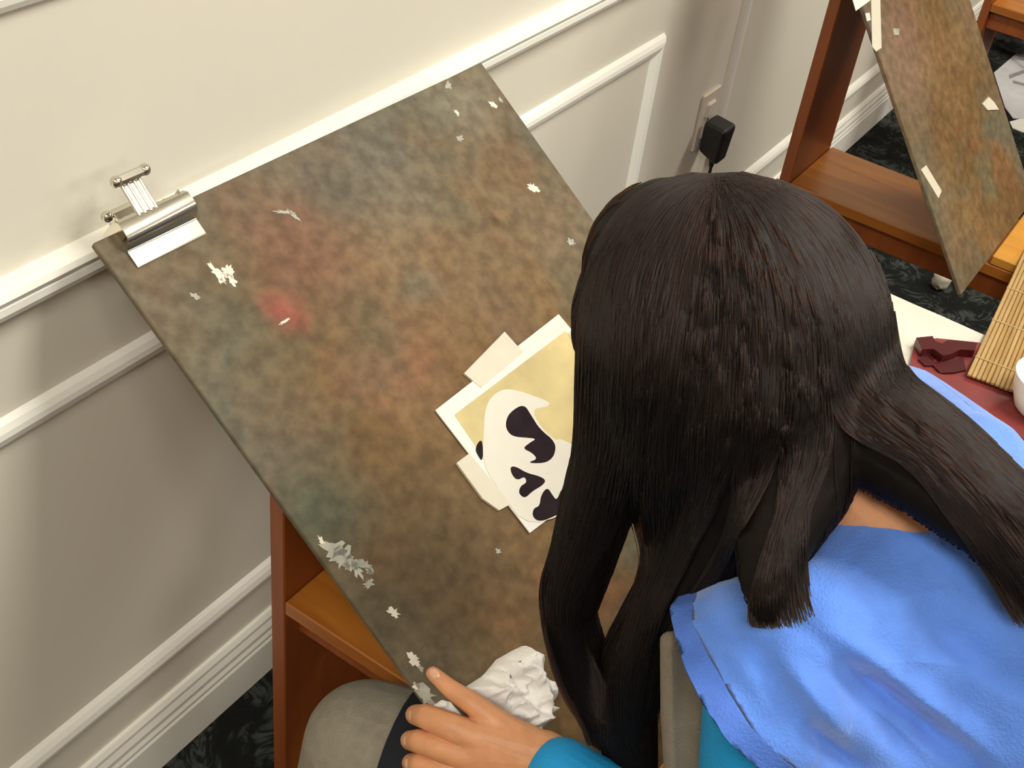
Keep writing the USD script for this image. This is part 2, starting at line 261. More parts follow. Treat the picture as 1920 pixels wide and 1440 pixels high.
def p2(pts): return Polygon([bl2(*p) for p in pts]).buffer(0)
obj('tape_scrap', extr(p2([(1632, -30), (1649, -30), (1652, 90), (1642, 97), (1635, 88)]), 0.0008), 'tape', b2)
obj('tape_scrap', extr(p2([(1726, 318), (1736, 310), (1765, 358), (1759, 372)]), 0.0008), 'tape', b2)
obj('tape_scrap', extr(p2([(1840, 195), (1852, 182), (1862, 192), (1871, 206), (1850, 207)]), 0.002), 'tape', b2)
obj('paint_fleck', extr(p2([(1622, 25), (1630, 24), (1632, 38), (1625, 40)]), 0.0006), 'paint_white', b2)
obj('paint_fleck', extr(p2([(1674, 53), (1686, 54), (1685, 66), (1676, 66)]), 0.0006), 'paint_grey', b2)
sp = thing('paper', 'white paper sheet poking out at the top left of the far board', 'paper', TL2+n2*0.001, (e2, -d2, n2))
obj('sheet', extr(p2([(1588, -30), (1650, -30), (1640, -6), (1603, 21)]), 0.001), 'paper', sp)

# painting taped on the front board
pt = thing('painting', 'small unfinished painting with ochre ground and dark shapes taped to the board', 'painting', TL+nw*0.0012, basis1)
P_ = lambda pts: blp(pts, 0.0012).buffer(0)
def soft(pts, n=2):
    p = np.array(pts, float)
    for _ in range(n):
        q = np.roll(p, -1, 0); p = np.stack([0.75*p+0.25*q, 0.25*p+0.75*q], 1).reshape(-1, 2)
    return P_(p)
sheet = [(815, 770), (1046, 590), (1066, 620), (1240, 830), (992, 1000)]
obj('sheet', extr(P_([(815, 770), (1046, 590), (1235, 815), (992, 1000)]), 0.0015), 'paper', pt)
ochre = P_([(850, 779), (1058, 622), (1200, 800), (1010, 945), (902, 855)])
obj('ochre_wash', extr(ochre, 0.0002, 0.0015), 'ochre_wash', pt)
obj('pale_shape', extr(soft([(903, 870), (905, 810), (908, 765), (922, 742), (945, 729), (975, 735), (1000, 744), (1032, 756), (1022, 765), (995, 768), (1010, 800), (1040, 828), (1048, 822), (1100, 850), (1110, 930), (992, 998), (930, 915)]), 0.0002, 0.0017), 'painted_white', pt)
darks = [[(946, 792), (954, 774), (980, 758), (994, 780), (1010, 806), (1040, 830), (1038, 855), (1024, 868), (1002, 870), (988, 868), (1006, 862), (996, 850), (978, 842), (990, 832), (1004, 824), (990, 822), (960, 820), (948, 808)],
         [(954, 876), (966, 876), (985, 888), (1010, 894), (1022, 902), (1014, 912), (996, 922), (982, 936), (970, 926), (974, 912), (986, 906), (982, 894), (968, 902), (958, 892)],
         [(1012, 930), (1024, 914), (1034, 930), (1042, 940), (1052, 914), (1075, 910), (1090, 940), (1040, 968), (1010, 980), (996, 970), (998, 954), (1010, 950)],
         [(888, 842), (901, 822), (904, 848), (902, 866), (896, 858)]]
for d in darks: obj('dark_shape', extr(soft(d), 0.0002, 0.0019), 'ink', pt)
def tape(pts, label, h=0.0030):
    t = thing('tape_strip', label, 'tape', TL+nw*0.0003, basis1)
    obj('strip', extr(blp(pts, 0.003).buffer(0), h), 'tape', t)
tape([(870, 700), (946, 622), (980, 660), (902, 727)], 'torn masking tape strip on the upper left edge of the painting')
tape([(856, 868), (880, 850), (925, 905), (958, 945), (936, 957), (905, 935)], 'masking tape strip along the lower left edge of the painting')
tape([(1064, 624), (1084, 612), (1105, 640), (1082, 655)], 'masking tape strip at the upper right corner of the painting beside the hair')

# bulldog clip on the board's top left corner
cu, cv = bl(232, 488); ex_ = bl(373, 418)
CW = 0.078
ang = math.atan2(ex_[1]-cv, ex_[0]-cu)
c0 = bl(215, 452)
cl = thing('bulldog_clip', 'large chrome bulldog clip gripping the top left corner of the board', 'clip', TL + ew*0.021 - dw*0.0, basis1)
def ribbon(prof, th, x0, x1):
    p = np.array(prof, float); t_ = np.gradient(p, axis=0); t_ /= np.linalg.norm(t_, axis=1)[:, None]; nn = np.stack([-t_[:, 1], t_[:, 0]], 1)*th/2
    return profile_x(np.concatenate([p+nn, (p-nn)[::-1]]), x0, x1)
front = [(-0.037, 0.0010), (-0.035, 0.0016), (-0.022, 0.0022), (-0.0195, 0.0035), (-0.0175, 0.009), (-0.0165, 0.013), (-0.013, 0.0165), (-0.007, 0.0178), (0.001, 0.0170), (0.005, 0.012)]
obj('front_jaw', ribbon(front, 0.0014, 0, CW), 'chrome', cl, smooth=35)
obj('back_jaw', ribbon([(y, -0.008-z) for y, z in front], 0.0014, 0, CW), 'chrome', cl, smooth=35)
th_ = np.linspace(0, 2*math.pi*9, 200)
obj('spring', tube(np.stack([0.006+0.066*th_/th_[-1], 0.004+0.006*np.cos(th_), -0.004+0.006*np.sin(th_)], 1)[::2], 0.0009), 'chrome', cl, smooth=True)
for end in (0.0035, CW-0.0045): obj('end_lug', box(end-0.0007, end+0.0007, -0.010, 0.008, -0.022, 0.014, 0.0004), 'chrome', cl)
def lever(sgn):
    cx = 0.032; prof = [(0.000, 0.0165), (0.009, 0.018), (0.019, 0.0195), (0.029, 0.021), (0.034, 0.0235), (0.0365, 0.0275), (0.034, 0.0315), (0.0295, 0.0315), (0.028, 0.028)]
    prof = [(y if sgn > 0 else y*0.7, z if sgn > 0 else -0.003-z*.6) for y, z in prof]
    l = obj('lever', cat_(ribbon(prof[:4], 0.0013, cx-0.010, cx+0.010), ribbon(prof[3:], 0.0013, cx-0.0155, cx+0.0155)), 'chrome', cl, smooth=35)
    for dx in (-0.0095, -0.003, 0.0035, 0.0095):
        obj('rib', tube([(cx+dx, y, z+sgn*0.001) for y, z in prof[:5]], 0.0017), 'chrome', l, smooth=True)
    for dx in (-0.0155, 0.0155):
        obj('curl_knob', to_tri(ball((cx+dx, prof[6][0]-0.002, prof[6][1]-sgn*0.003), 0.0055)), 'chrome', l, smooth=True)
lever(1); lever(-1)

# ------------------------------------------------------------------ drawing horses
def horse(label, x, top, y0=-0.188):
    t = thing('drawing_horse', label, 'drawing horse', (x, y0, 0))
    TH = 0.020
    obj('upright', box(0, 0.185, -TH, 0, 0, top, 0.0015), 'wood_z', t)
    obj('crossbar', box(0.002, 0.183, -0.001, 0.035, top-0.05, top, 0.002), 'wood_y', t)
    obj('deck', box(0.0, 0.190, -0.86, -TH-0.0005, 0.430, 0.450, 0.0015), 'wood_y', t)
    obj('seat', box(0.0, 0.190, -0.86, -0.383, 0.4505, 0.468, 0.002), 'wood_seat_lit', t)
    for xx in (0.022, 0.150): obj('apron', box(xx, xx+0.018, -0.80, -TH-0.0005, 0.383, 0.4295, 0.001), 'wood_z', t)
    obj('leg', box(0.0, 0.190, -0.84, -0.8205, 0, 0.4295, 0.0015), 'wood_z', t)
    return t
def zb(y): return TL[2] + (y-TL[1])*dw[2]/dw[1]
horse('red-brown wooden drawing horse the person sits at with the large board leaning on it', 0.660, float(zb(-0.17))-0.040)
horse('empty red-brown wooden drawing horse behind the hair holding the far board', 1.926, float(BL2[2]+(-0.175+0.592)*0.79974651/0.60033784)-0.045, -0.21)
horse('farthest wooden drawing horse half cut off at the upper right corner', 3.120, 0.9, -0.205)

# ------------------------------------------------------------------ side table with things right of the person
TZ = 0.50
tx0, tx1, ty0, ty1 = 1.26, 1.640, -1.05, -0.34
tb = thing('side_table', 'low side table under white paper right of the person', 'table', (0, 0, 0))
obj('table_top', box(tx0, tx1-0.005, ty0, ty1, TZ-0.03, TZ-0.0015, 0.002), 'wood_y', tb)
for xx in (tx0+0.02, tx1-0.06):
    for yy in (ty0+0.02, ty1-0.06): obj('leg', box(xx, xx+0.035, yy, yy+0.035, 0, TZ-0.0305, 0.002), 'wood_z', tb)
def at_z(px, py, z): return on_plane(px, py, np.array([0, 0, z]), np.array([0, 0, 1.0]))
gx, gy = np.meshgrid(np.linspace(tx0-0.01, 1.632, 40), np.linspace(ty0+0.05, ty1-0.02, 60), indexing='ij')
def slab(gx, gy, ztop, th, zb0=None):
    n, m = gx.shape; v = np.concatenate([np.stack([gx, gy, ztop], -1).reshape(-1, 3), np.stack([gx, gy, (ztop-th) if zb0 is None else np.full_like(ztop, zb0)], -1).reshape(-1, 3)]); f = []
    id_ = np.arange(n*m).reshape(n, m); a, b, c, d = id_[:-1, :-1].ravel(), id_[1:, :-1].ravel(), id_[1:, 1:].ravel(), id_[:-1, 1:].ravel()
    f = [np.stack([a, b, c], 1), np.stack([a, c, d], 1), np.stack([a, c, b], 1)+n*m, np.stack([a, d, c], 1)+n*m]
    e = np.concatenate([id_[:, 0], id_[-1, 1:], id_[-2::-1, -1], id_[0, -2:0:-1]]); e2_ = np.roll(e, -1)
    f += [np.stack([e, e2_+n*m, e2_], 1), np.stack([e, e+n*m, e2_+n*m], 1)]
    t = trimesh.Trimesh(v, np.concatenate(f), process=False); t.fix_normals(); return t
zz = TZ + 0.0012 + 0.004*meshkit.fbm(np.stack([gx*9, gy*9, gx*0], -1), 3, 5)
pp = obj('table_paper', slab(gx, gy, zz, 0.0009), 'table_sheet', smooth=30); tag(pp, 'white paper sheet spread over the side table under the red case', 'paper')
TP = TZ + 0.0062
# red case: flat tray with a raised scalloped wall round a dark insert
rc = thing('red_case', 'dark red plastic case lying open on the white paper', 'case', (0, 0, TP))
def zpoly(pts, z): return Polygon([at_z(x, y, z)[:2] for x, y in pts]).buffer(0)
obj('case_base', extr(zpoly([(1716, 640), (1756, 634), (1835, 642), (1880, 655), (1945, 690), (1930, 830), (1700, 712)], TP+0.004), 0.004), 'red_plastic', rc)
obj('case_lid', extr(zpoly([(1700, 716), (1712, 690), (1760, 700), (1790, 708), (1830, 704), (1915, 712), (1940, 730), (1935, 830), (1880, 800)], TP+0.012), 0.008, 0.004), 'red_plastic', rc)
obj('insert_wall', extr(zpoly([(1718, 634), (1748, 631), (1753, 640), (1766, 645), (1778, 638), (1832, 643), (1828, 658), (1800, 656), (1785, 664), (1768, 668), (1750, 655), (1728, 656)], TP+0.016), 0.013, 0.004), 'dark_red_plastic', rc)
obj('insert_well', extr(zpoly([(1722, 672), (1735, 660), (1750, 668), (1752, 678), (1770, 676), (1806, 668), (1812, 692), (1790, 697), (1764, 698), (1750, 684), (1735, 684)], TP+0.008), 0.003, 0.0041), 'dark_red_plastic', rc)
# bamboo brush mat bridging the table and the far horse's seat
m0, m1 = at_z(1812, 705, TP+0.016), at_z(1908, 496, 0.474)
ax = m1-m0; Lm = np.linalg.norm(ax)*1.25; ax /= np.linalg.norm(ax); m0 = m0 - ax*0.0
side = np.cross(ax, (0, 0, 1.0)); side /= np.linalg.norm(side); nn_ = np.cross(side, ax)
bm = thing('bamboo_mat', 'tan bamboo slat brush mat reaching from the red case to the far horse', 'brush mat', m0, (ax, side, nn_))
for k in range(26):
    st = 0.0 + 0.0015*rng.random()
    obj('slat', box(st, Lm, k*0.0062, k*0.0062+0.0056, 0.0, 0.004+0.0012*rng.random(), 0.001), 'bamboo' if rng.random() < .55 else 'bamboo_pale', bm)
for q in (0.055, 0.19, 0.32): obj('thread', box(q, q+0.0016, -0.0005, 0.161, 0.0045, 0.0060), 'thread', bm)
# white bowl at the picture's right edge
wb = at_z(1958, 752, TP+0.03)
prof = np.array([(0.0, 0.0), (0.020, 0.0), (0.024, 0.004), (0.030, 0.018), (0.034, 0.036), (0.0345, 0.038), (0.0325, 0.0375), (0.028, 0.018), (0.021, 0.006), (0, 0.005)])
bw = obj('water_cup', trimesh.creation.revolve(prof, sections=40).apply_scale(1.45), 'white_plastic', smooth=30); UsdGeom.Xformable(bw).AddTranslateOp().Set(Gf.Vec3d(wb[0], wb[1], TP+0.0125)); tag(bw, 'small white plastic cup at the right edge beside the red case', 'cup')

# things on the floor beyond
def crumple(c, r, seed, amp=0.35, flat=1.0, sub=3):
    s = trimesh.creation.icosphere(sub, 1.0); n = meshkit.noise(s.vertices*2.3+7, seed)-0.5; n2_ = np.abs(meshkit.noise(s.vertices*4.1, seed+3)-0.5)
    s.vertices *= (r*(1+amp*n*2-0.5*n2_))[:, None]; s.vertices[:, 2] *= flat; s.apply_translation(c); return s
cw = at_z(1762, 534, 0.012)
tag(obj('paper_wad', crumple((cw[0], cw[1], 0.0268), 0.022, 4, 0.14, 1.25, 2), 'tape', smooth=40), 'crumpled beige paper wad on the carpet below the far board corner', 'paper wad')
def heap(poly, z, seed, hgt, step=0.008):
    x0, y0, x1, y1 = poly.bounds; xs, ys = np.arange(x0, x1, step), np.arange(y0, y1, step)
    t = None
    return t
q = [at_z(x, y, 0.006) for x, y in [(1864, 135), (1905, 100), (1925, 88), (2010, 150), (2000, 230), (1900, 220), (1885, 200)]]
nb = thing('sketch_sheet', 'creased grey-white sketch sheet on the carpet at the upper right edge', 'paper', (0, 0, 0.0015))
obj('sheet', extr(Polygon([p[:2] for p in q]), 0.003), 'grey_paper', nb)
mk = [at_z(x, y, 0.006) for x, y in [(1892, 140), (1925, 128), (1927, 134), (1893, 147)]]; obj('pencil_mark', extr(Polygon([p[:2] for p in mk]), 0.0006, 0.0030), 'pencil_grey', nb)
mk = [at_z(x, y, 0.006) for x, y in [(1900, 150), (1930, 158), (1930, 163), (1899, 155)]]; obj('pencil_mark', extr(Polygon([p[:2] for p in mk]), 0.0006, 0.0030), 'pencil_grey', nb)
q = [at_z(x, y, 0.004) for x, y in [(1893, 228), (1915, 222), (1990, 228), (1990, 262), (1916, 247), (1899, 240)]]
tag(obj('paper_scrap', extr(Polygon([p[:2] for p in q]), 0.003, 0.0012), 'paper'), 'cream paper scrap on the carpet below the sketch sheet', 'paper')
bgc = at_z(1885, 118, 0.0)
bg = thing('bag', 'black soft bag lying on the carpet at the upper right', 'bag', (bgc[0]+0.10, bgc[1], 0.0))
obj('bag_body', crumple((0, 0, 0.064), 0.085, 12, 0.22, 0.62), 'black_nylon', bg, smooth=True)
obj('strap', tube([(-0.05, -0.03, 0.10), (-0.09, -0.06, 0.08), (-0.12, -0.09, 0.02), (-0.10, -0.13, 0.007), (-0.04, -0.14, 0.006)], 0.005), 'black_nylon', bg, smooth=True)

# ------------------------------------------------------------------ the person
pe = thing('person', 'person with long dark hair in blue shirt and turquoise sleeves bending over the board', 'person', (0, 0, 0))
HC = W(1352, 640, 0.885)                      # head centre
shL, shR = W(1530, 1195, 0.845), W(1806, 900, 1.0)
nbase = np.array([0.712, -0.735, 0.900])
hemC = W(1400, 1288, 0.868); armC = W(1428, 1345, 0.885); elL = W(1415, 1690, 0.97); axL = hemC-shL; axL /= np.linalg.norm(axL); wrL = W(1018, 1424, 1.066)
elR, wrR = np.array([1.06, -0.61, 0.72]), np.array([1.045, -0.45, 0.725])
hipL, hipR = np.array([0.70, -1.02, 0.555]), np.array([0.82, -1.02, 0.555])
knL, anL = W(690, 1397, 1.195), np.array([0.53, -0.36, 0.08]); knR, anR = np.array([0.955, -0.47, 0.47]), np.array([0.98, -0.43, 0.08])
fdir = np.array([0.12, 0.66, -0.74]); fdir /= np.linalg.norm(fdir)           # where the face looks
hup = np.array([0.05, 0.74, 0.67]); hup -= fdir*(hup@fdir); hup /= np.linalg.norm(hup); hx = np.cross(fdir, hup)
def H(x, y, z): return HC + hx*x + fdir*y + hup*z        # head frame: right, front, up
mids = nbase*0.45+(HC)*0.55
head = [hull((H(0, -.02, .02), .080), (H(0, .012, .018), .076), (H(0, .035, -.005), .060)), hull((H(0, .03, -.01), .055), (H(0, .05, -.075), .024), (H(.03, .02, -.06), .025), (H(-.03, .02, -.06), .025)),
        hull((H(0, .080, .005), .008), (H(0, .098, -.022), .010), (H(0, .078, -.026), .014)), hull((H(0, .072, -.048), .010), (H(.012, .068, -.05), .008), (H(-.012, .068, -.05), .008)),
        hull((H(.078, -.01, .005), .014), (H(.076, -.005, -.02), .009)), hull((H(-.078, -.01, .005), .014), (H(-.076, -.005, -.02), .009)),
        chain([(H(0, -.03, -.03), .055), (mids, .05), (nbase, .056)])]
# left hand: palm, thumb, four unequal bent fingers that close over the board's edge
def hp(px, py, d, r): return (W(px, py, d), r)
handL = [chain([(elL, .034), (W(1165, 1540, 1.03), .034), hp(1018, 1424, 1.066, .025)]),
         m3.Manifold.batch_hull([ball(*hp(1012, 1418, 1.064, .022)), ball(*hp(990, 1450, 1.066, .020)), ball(*hp(893, 1378, 1.060, .0125)), ball(*hp(880, 1415, 1.062, .0135)), ball(*hp(880, 1450, 1.066, .0125)), ball(*hp(890, 1485, 1.074, .011)), ball(*hp(945, 1372, 1.066, .015))]),
         chain([hp(985, 1400, 1.066, .017), hp(925, 1352, 1.066, .0125), hp(888, 1321, 1.068, .0098), hp(845, 1292, 1.074, .0082), hp(812, 1263, 1.083, .0062)]),
         chain([hp(893, 1383, 1.060, 0.0138), hp(838, 1360, 1.062, 0.0119), hp(800, 1344, 1.070, 0.0108), hp(779, 1340, 1.090, 0.0088)]),
         chain([hp(880, 1416, 1.062, 0.0141), hp(824, 1402, 1.064, 0.0116), hp(788, 1390, 1.073, 0.0105), hp(769, 1388, 1.094, 0.0086)]),
         chain([hp(880, 1450, 1.066, 0.0134), hp(826, 1442, 1.068, 0.0110), hp(790, 1432, 1.077, 0.0099), hp(771, 1430, 1.098, 0.0083)]),
         chain([hp(890, 1484, 1.074, 0.0116), hp(838, 1480, 1.078, 0.0095), hp(808, 1474, 1.086, 0.0086), hp(790, 1470, 1.102, 0.0073)])]
handR = [chain([(shR, .05), (elR, .036), (wrR, .024)]), hull((wrR, .022), (wrR+[-.03, .055, -.01], .014), (wrR+[.02, .06, -.012], .013))]
for k in range(4):
    b_ = wrR + np.array([-.03+.0165*k, .058, -.012]); ln = (.034, .038, .035, .028)[k]
    handR.append(chain([(b_, .0095), (b_+[-.003, ln*.8, -.012], .0085), (b_+[-.008, ln*1.0, -.034], .0075)]))
handR.append(chain([(wrR+[-.018, .012, -.008], .013), (wrR+[-.045, .04, -.018], .010), (wrR+[-.045, .072, -.028], .0075)]))
def under_board(t):
    "cloth pressed flat by the underside of the board lying on it"
    M_ = np.stack([ew, -dw, nw, TL], 1); blk = m3.Manifold.cube((BW+0.3, BL+0.004, 0.4)).translate((-0.003, -BL-0.003, -0.009)).transform(M_)
    mm = t if isinstance(t, m3.Manifold) else m3.Manifold(m3.Mesh(np.asarray(t.vertices, np.float32), np.asarray(t.faces, np.uint32)))
    return mm - blk
trunk = [hull((shL, .034), (shR, .038), (nbase-[0, .02, .03], .055), ((shL+shR)/2+[0, .03, -.06], .07)), hull(((shL+shR)/2+[0, -.01, -.05], .08), ((hipL+hipR)/2+[0, .09, .10], .10)), hull((hipL, .09), (hipR, .09), ((hipL+hipR)/2+[0, .09, .10], .10)),
         chain([(shL, .034), (armC, .034), (elL, .034)]), 
         hull((anL-[0, 0, .03], .03), (anL+[-.01, .15, -.055], .022)), hull((anR-[0, 0, .03], .03), (anR+[.01, .15, -.055], .022))]
legs = [chain([(hipL, .085), (hipL*.4+knL*.6-[.03, 0, .05], .042), (knL, .046), (anL, .032)]), chain([(hipR, .085), (hipR*.4+knR*.6-[-.03, 0, .06], .042), (knR, .046), (anR, .032)])]
body = to_tri(union(head+handL+handR+trunk+[under_board(union(legs))]).refine_to_length(0.005)); trimesh.smoothing.filter_taubin(body, lamb=0.5, nu=0.52, iterations=8)
bd = obj('body', body, 'skin', pe, smooth=True)
def nail(c, dirv, outv, w, l):
    dirv = dirv/np.linalg.norm(dirv); outv = outv - dirv*(outv@dirv); outv /= np.linalg.norm(outv); s3 = np.cross(dirv, outv)
    s = trimesh.creation.icosphere(2, 1.0); s.vertices = s.vertices[:, :1]*dirv*l + s.vertices[:, 1:2]*s3*w + s.vertices[:, 2:]*outv*0.0018 + c
    obj('fingernail', s, 'nail', pe, smooth=True)
tov = -fwd
nail(W(815, 1264, 1.0765), W(812, 1263, 1.083)-W(845, 1292, 1.074), tov, .0042, .0062)
for (a_, b_) in (((779, 1340, 1.090), (800, 1344, 1.070)), ((769, 1388, 1.094), (788, 1390, 1.073)), ((771, 1430, 1.098), (790, 1432, 1.077))):
    pa, pb = W(*a_), W(*b_); dv = (pa-pb)/np.linalg.norm(pa-pb); ov = -right*0.75-fwd*0.5+up*.1; ov -= dv*(ov@dv); ov /= np.linalg.norm(ov)
    nail(pa*0.6+pb*0.4 + ov*0.0080, dv, ov, .0045, .0062)
for s in (-1, 1):
    obj('eye', to_tri(ball(H(.031*s, .076, -.002), .0115)), 'eye', pe, smooth=True)
    obj('eyebrow', tube([H(.015*s, .088, .022), H(.032*s, .086, .028), H(.048*s, .076, .022)], .0028), 'hair_base', pe, smooth=True)
obj('lips', to_tri(hull((H(-.018, .072, -.048), .005), (H(.018, .072, -.048), .005), (H(0, .082, -.048), .006))), 'lip', pe, smooth=True)

def half(p, n, size=0.5, rad=0.115):
    "a big block beyond the plane through p with normal n"
    n = n/np.linalg.norm(n); a = np.cross(n, (0.3, 0.2, 0.9)); a /= np.linalg.norm(a); b = np.cross(n, a); M = np.stack([a, b, n, p], 1)
    return m3.Manifold.cylinder(size, rad, rad, 48).transform(M)
# trousers, shoes
lg = organic(union([chain([(hipL, .095), (knL*0.5+hipL*0.5, .078), (knL, .0625), (knL*0.35+anL*0.65, .055), (anL+[0, 0, .02], .042)]), chain([(hipR, .095), (knR*0.5+hipR*0.5, .078), (knR, .0625), (knR*0.35+anR*0.65, .055), (anR+[0, 0, .02], .042)]), hull((hipL, .1), (hipR, .1))]), 0.008, 10)
obj('trousers', to_tri(under_board(lg)), 'knee_cloth', pe, smooth=50, label='grey trousers')
for an_, sx in ((anL, -.01), (anR, .01)):
    obj('shoe', organic(union([hull((an_*[1, 1, 0]+[0, -.03, .036], .036), (an_*[1, 1, 0]+[sx, .16, .028], .028), (an_*[1, 1, 0]+[0, 0, .07], .037))]), 0.01, 4), 'black_rubber', pe, smooth=True, label='dark shoe')
thL = knL*.55+hipL*.45
skirt_and_shade = union([chain([(knL, .068), (thL, .088), (hipL+[0, 0, .01], .11)]), hull((hipL+[0, 0, .01], .11), (hipR+[0, 0, .01], .11)), hull((hipR+[0, 0, .01], .11), (knR+[-.02, -.12, .01], .08))])  # dark lap cloth, also shaped to fill the shadow between knee and hand
skirt_and_shade = organic(skirt_and_shade, 0.008, 8); q0, q1, q2 = W(778, 1300, 1.17), W(738, 1358, 1.130), W(714, 1445, 1.128)
sn = np.cross(q1-q0, q2-q0); sn /= np.linalg.norm(sn); sn *= np.sign(sn@(knL-hipL))
Ms = m3.Manifold(m3.Mesh(np.asarray(skirt_and_shade.vertices, np.float32), np.asarray(skirt_and_shade.faces, np.uint32))); skirt_and_shade = to_tri(under_board(Ms) - half(q1, sn, 0.3, 0.16))
obj('skirt_and_shade', skirt_and_shade, 'navy_cloth_shade', pe, smooth=50, label='navy cloth over the thighs that also fills in the dark shadow by the knee')

# long turquoise sleeves under the shirt
sl = organic(union([chain([(shL*.6+armC*.4, .041), (armC, .0425), (armC*.7+elL*.3, .045), (elL, .046), (W(1165, 1540, 1.03), .040), (W(1052, 1452, 1.052), .031)])]), 0.005, 10)
cutn = (W(1018, 1424, 1.066)-W(1165, 1540, 1.03)); cutn /= np.linalg.norm(cutn)
obj('sleeve', sl, 'turquoise_cloth', pe, smooth=True, label='turquoise long sleeve of the left arm')
obj('sleeve', organic(chain([(shR, .05), (elR, .045), (wrR+(elR-wrR)*0.18, .031)]), 0.007, 8), 'turquoise_cloth', pe, smooth=True, label='turquoise long sleeve of the right arm')
us = organic(union([hull((W(1263, 1205, .92), .010), (W(1268, 1330, .95), .012), (W(1280, 1500, 1.0), .014), ((shL+shR)/2+[-.03, .05, -.10], .05), ((hipL+hipR)/2+[-.03, .16, .14], .06))]), 0.006, 4)
pxs = us.vertices; us.vertices += (0.003*np.sin(((pxs-EYE)@right/((pxs-EYE)@fwd)*FPX)/9.0))[:, None]*(-fwd)
obj('undershirt', us, 'grey_cloth', pe, smooth=True, label='grey undershirt front showing below the blue sleeve')

# blue shirt with wide short sleeves and folds
ts = [hull((shL, .056), (shR, .056), (nbase+[0, -.022, -.028], .062), ((shL+shR)/2+[0, .02, -.07], .085), ((shL+shR)/2+[0, -.08, -.03], .085)),
      hull(((shL+shR)/2+[0, -.05, -.04], .125), ((hipL+hipR)/2+[0, .10, .12], .125), ((hipL+hipR)/2+[0, .0, .15], .12)),
      hull(((hipL+hipR)/2+[0, .10, .12], .13), ((hipL+hipR)/2+[-.03, .0, .02], .135), ((hipL+hipR)/2+[.03, .0, .02], .135)),
      hull((shL, .060), (shL+(hemC-shL)*1.8, .088)), hull((shL, .058), (shL+(hemC-shL)*1.3-axL*.02, .070), ((shL+shR)/2+[0, -.05, -.04], .115), (shL*.5+hipL*.5+[.06, 0, .02], .09)), hull((shR, .055), (shR+(elR-shR)*.5, .062))]
tm = union(ts); 
shirt = organic(tm, 0.005, 14)
v = shirt.vertices; dep = (v-EYE)@fwd; px_ = 960+FPX*((v-EYE)@right)/dep; py_ = 720-FPX*((v-EYE)@up)/dep
th = math.radians(37); al, ac = px_*math.cos(th)+py_*math.sin(th), -px_*math.sin(th)+py_*math.cos(th)
wv = meshkit.noise(np.stack([al/230, ac/46+meshkit.noise(np.stack([al/150, ac/90, al*0], -1), 9)*1.2, dep*6], -1), 21)
lowfold = np.clip((py_-1060)/200, 0.15, 1)
nrm = trimesh.geometry.weighted_vertex_normals(len(v), shirt.faces, shirt.face_normals, shirt.face_angles)
v2 = v + nrm*((wv-0.5)*0.014*lowfold)[:, None]
def crease(v2, a, b, w, dpt):
    "one long fold valley from pixel a to b"
    a, b = np.array(a, float), np.array(b, float); q = np.stack([px_, py_], 1)-a; L_ = np.linalg.norm(b-a); e_ = (b-a)/L_; s = np.clip(q@e_, 0, L_); dd = np.linalg.norm(q-s[:, None]*e_, axis=1)
    fade = np.clip(np.minimum(s, L_-s)/(0.3*L_), 0, 1)
    return v2 - nrm*(dpt*np.exp(-(dd/w)**2)*fade*(nrm@(-fwd) > 0))[:, None]
for a, b, w, dpt in [((1560, 1222), (1840, 1450), 22, .015), ((1535, 1240), (1740, 1450), 18, .010), ((1500, 1350), (1620, 1460), 16, .009), ((1530, 1165), (1850, 1400), 22, -.010), ((1445, 1200), (1600, 1400), 20, -.009), ((1700, 1130), (1960, 1330), 34, .008), ((1400, 1200), (1470, 1330), 14, .005)]:
    v2 = crease(v2, a, b, w, dpt)
shirt.vertices = v2
try:
    sm = m3.Manifold(m3.Mesh(np.asarray(shirt.vertices, np.float32), np.asarray(shirt.faces, np.uint32)))
    hn = axL; da = (elL-armC)/np.linalg.norm(elL-armC); hcut = armC + da*(((hemC-armC)@axL)/(da@axL))
    sm = sm - half(hemC, hn, 0.35) - half(hcut-axL*0.020, hn, 0.3, 0.045)
    shirt = to_tri(sm - half(hemC-axL*0.016, hn, 0.05)); band = to_tri(sm ^ half(hemC-axL*0.016, hn, 0.05))
    obj('sleeve_hem', band, 'blue_hem', pe, smooth=50, label='darker stitched hem of the blue sleeve')
except Exception as ex: print('shirt cut', ex)
obj('shirt', shirt, 'blue_cloth', pe, smooth=50, label='light blue shirt with short sleeves')

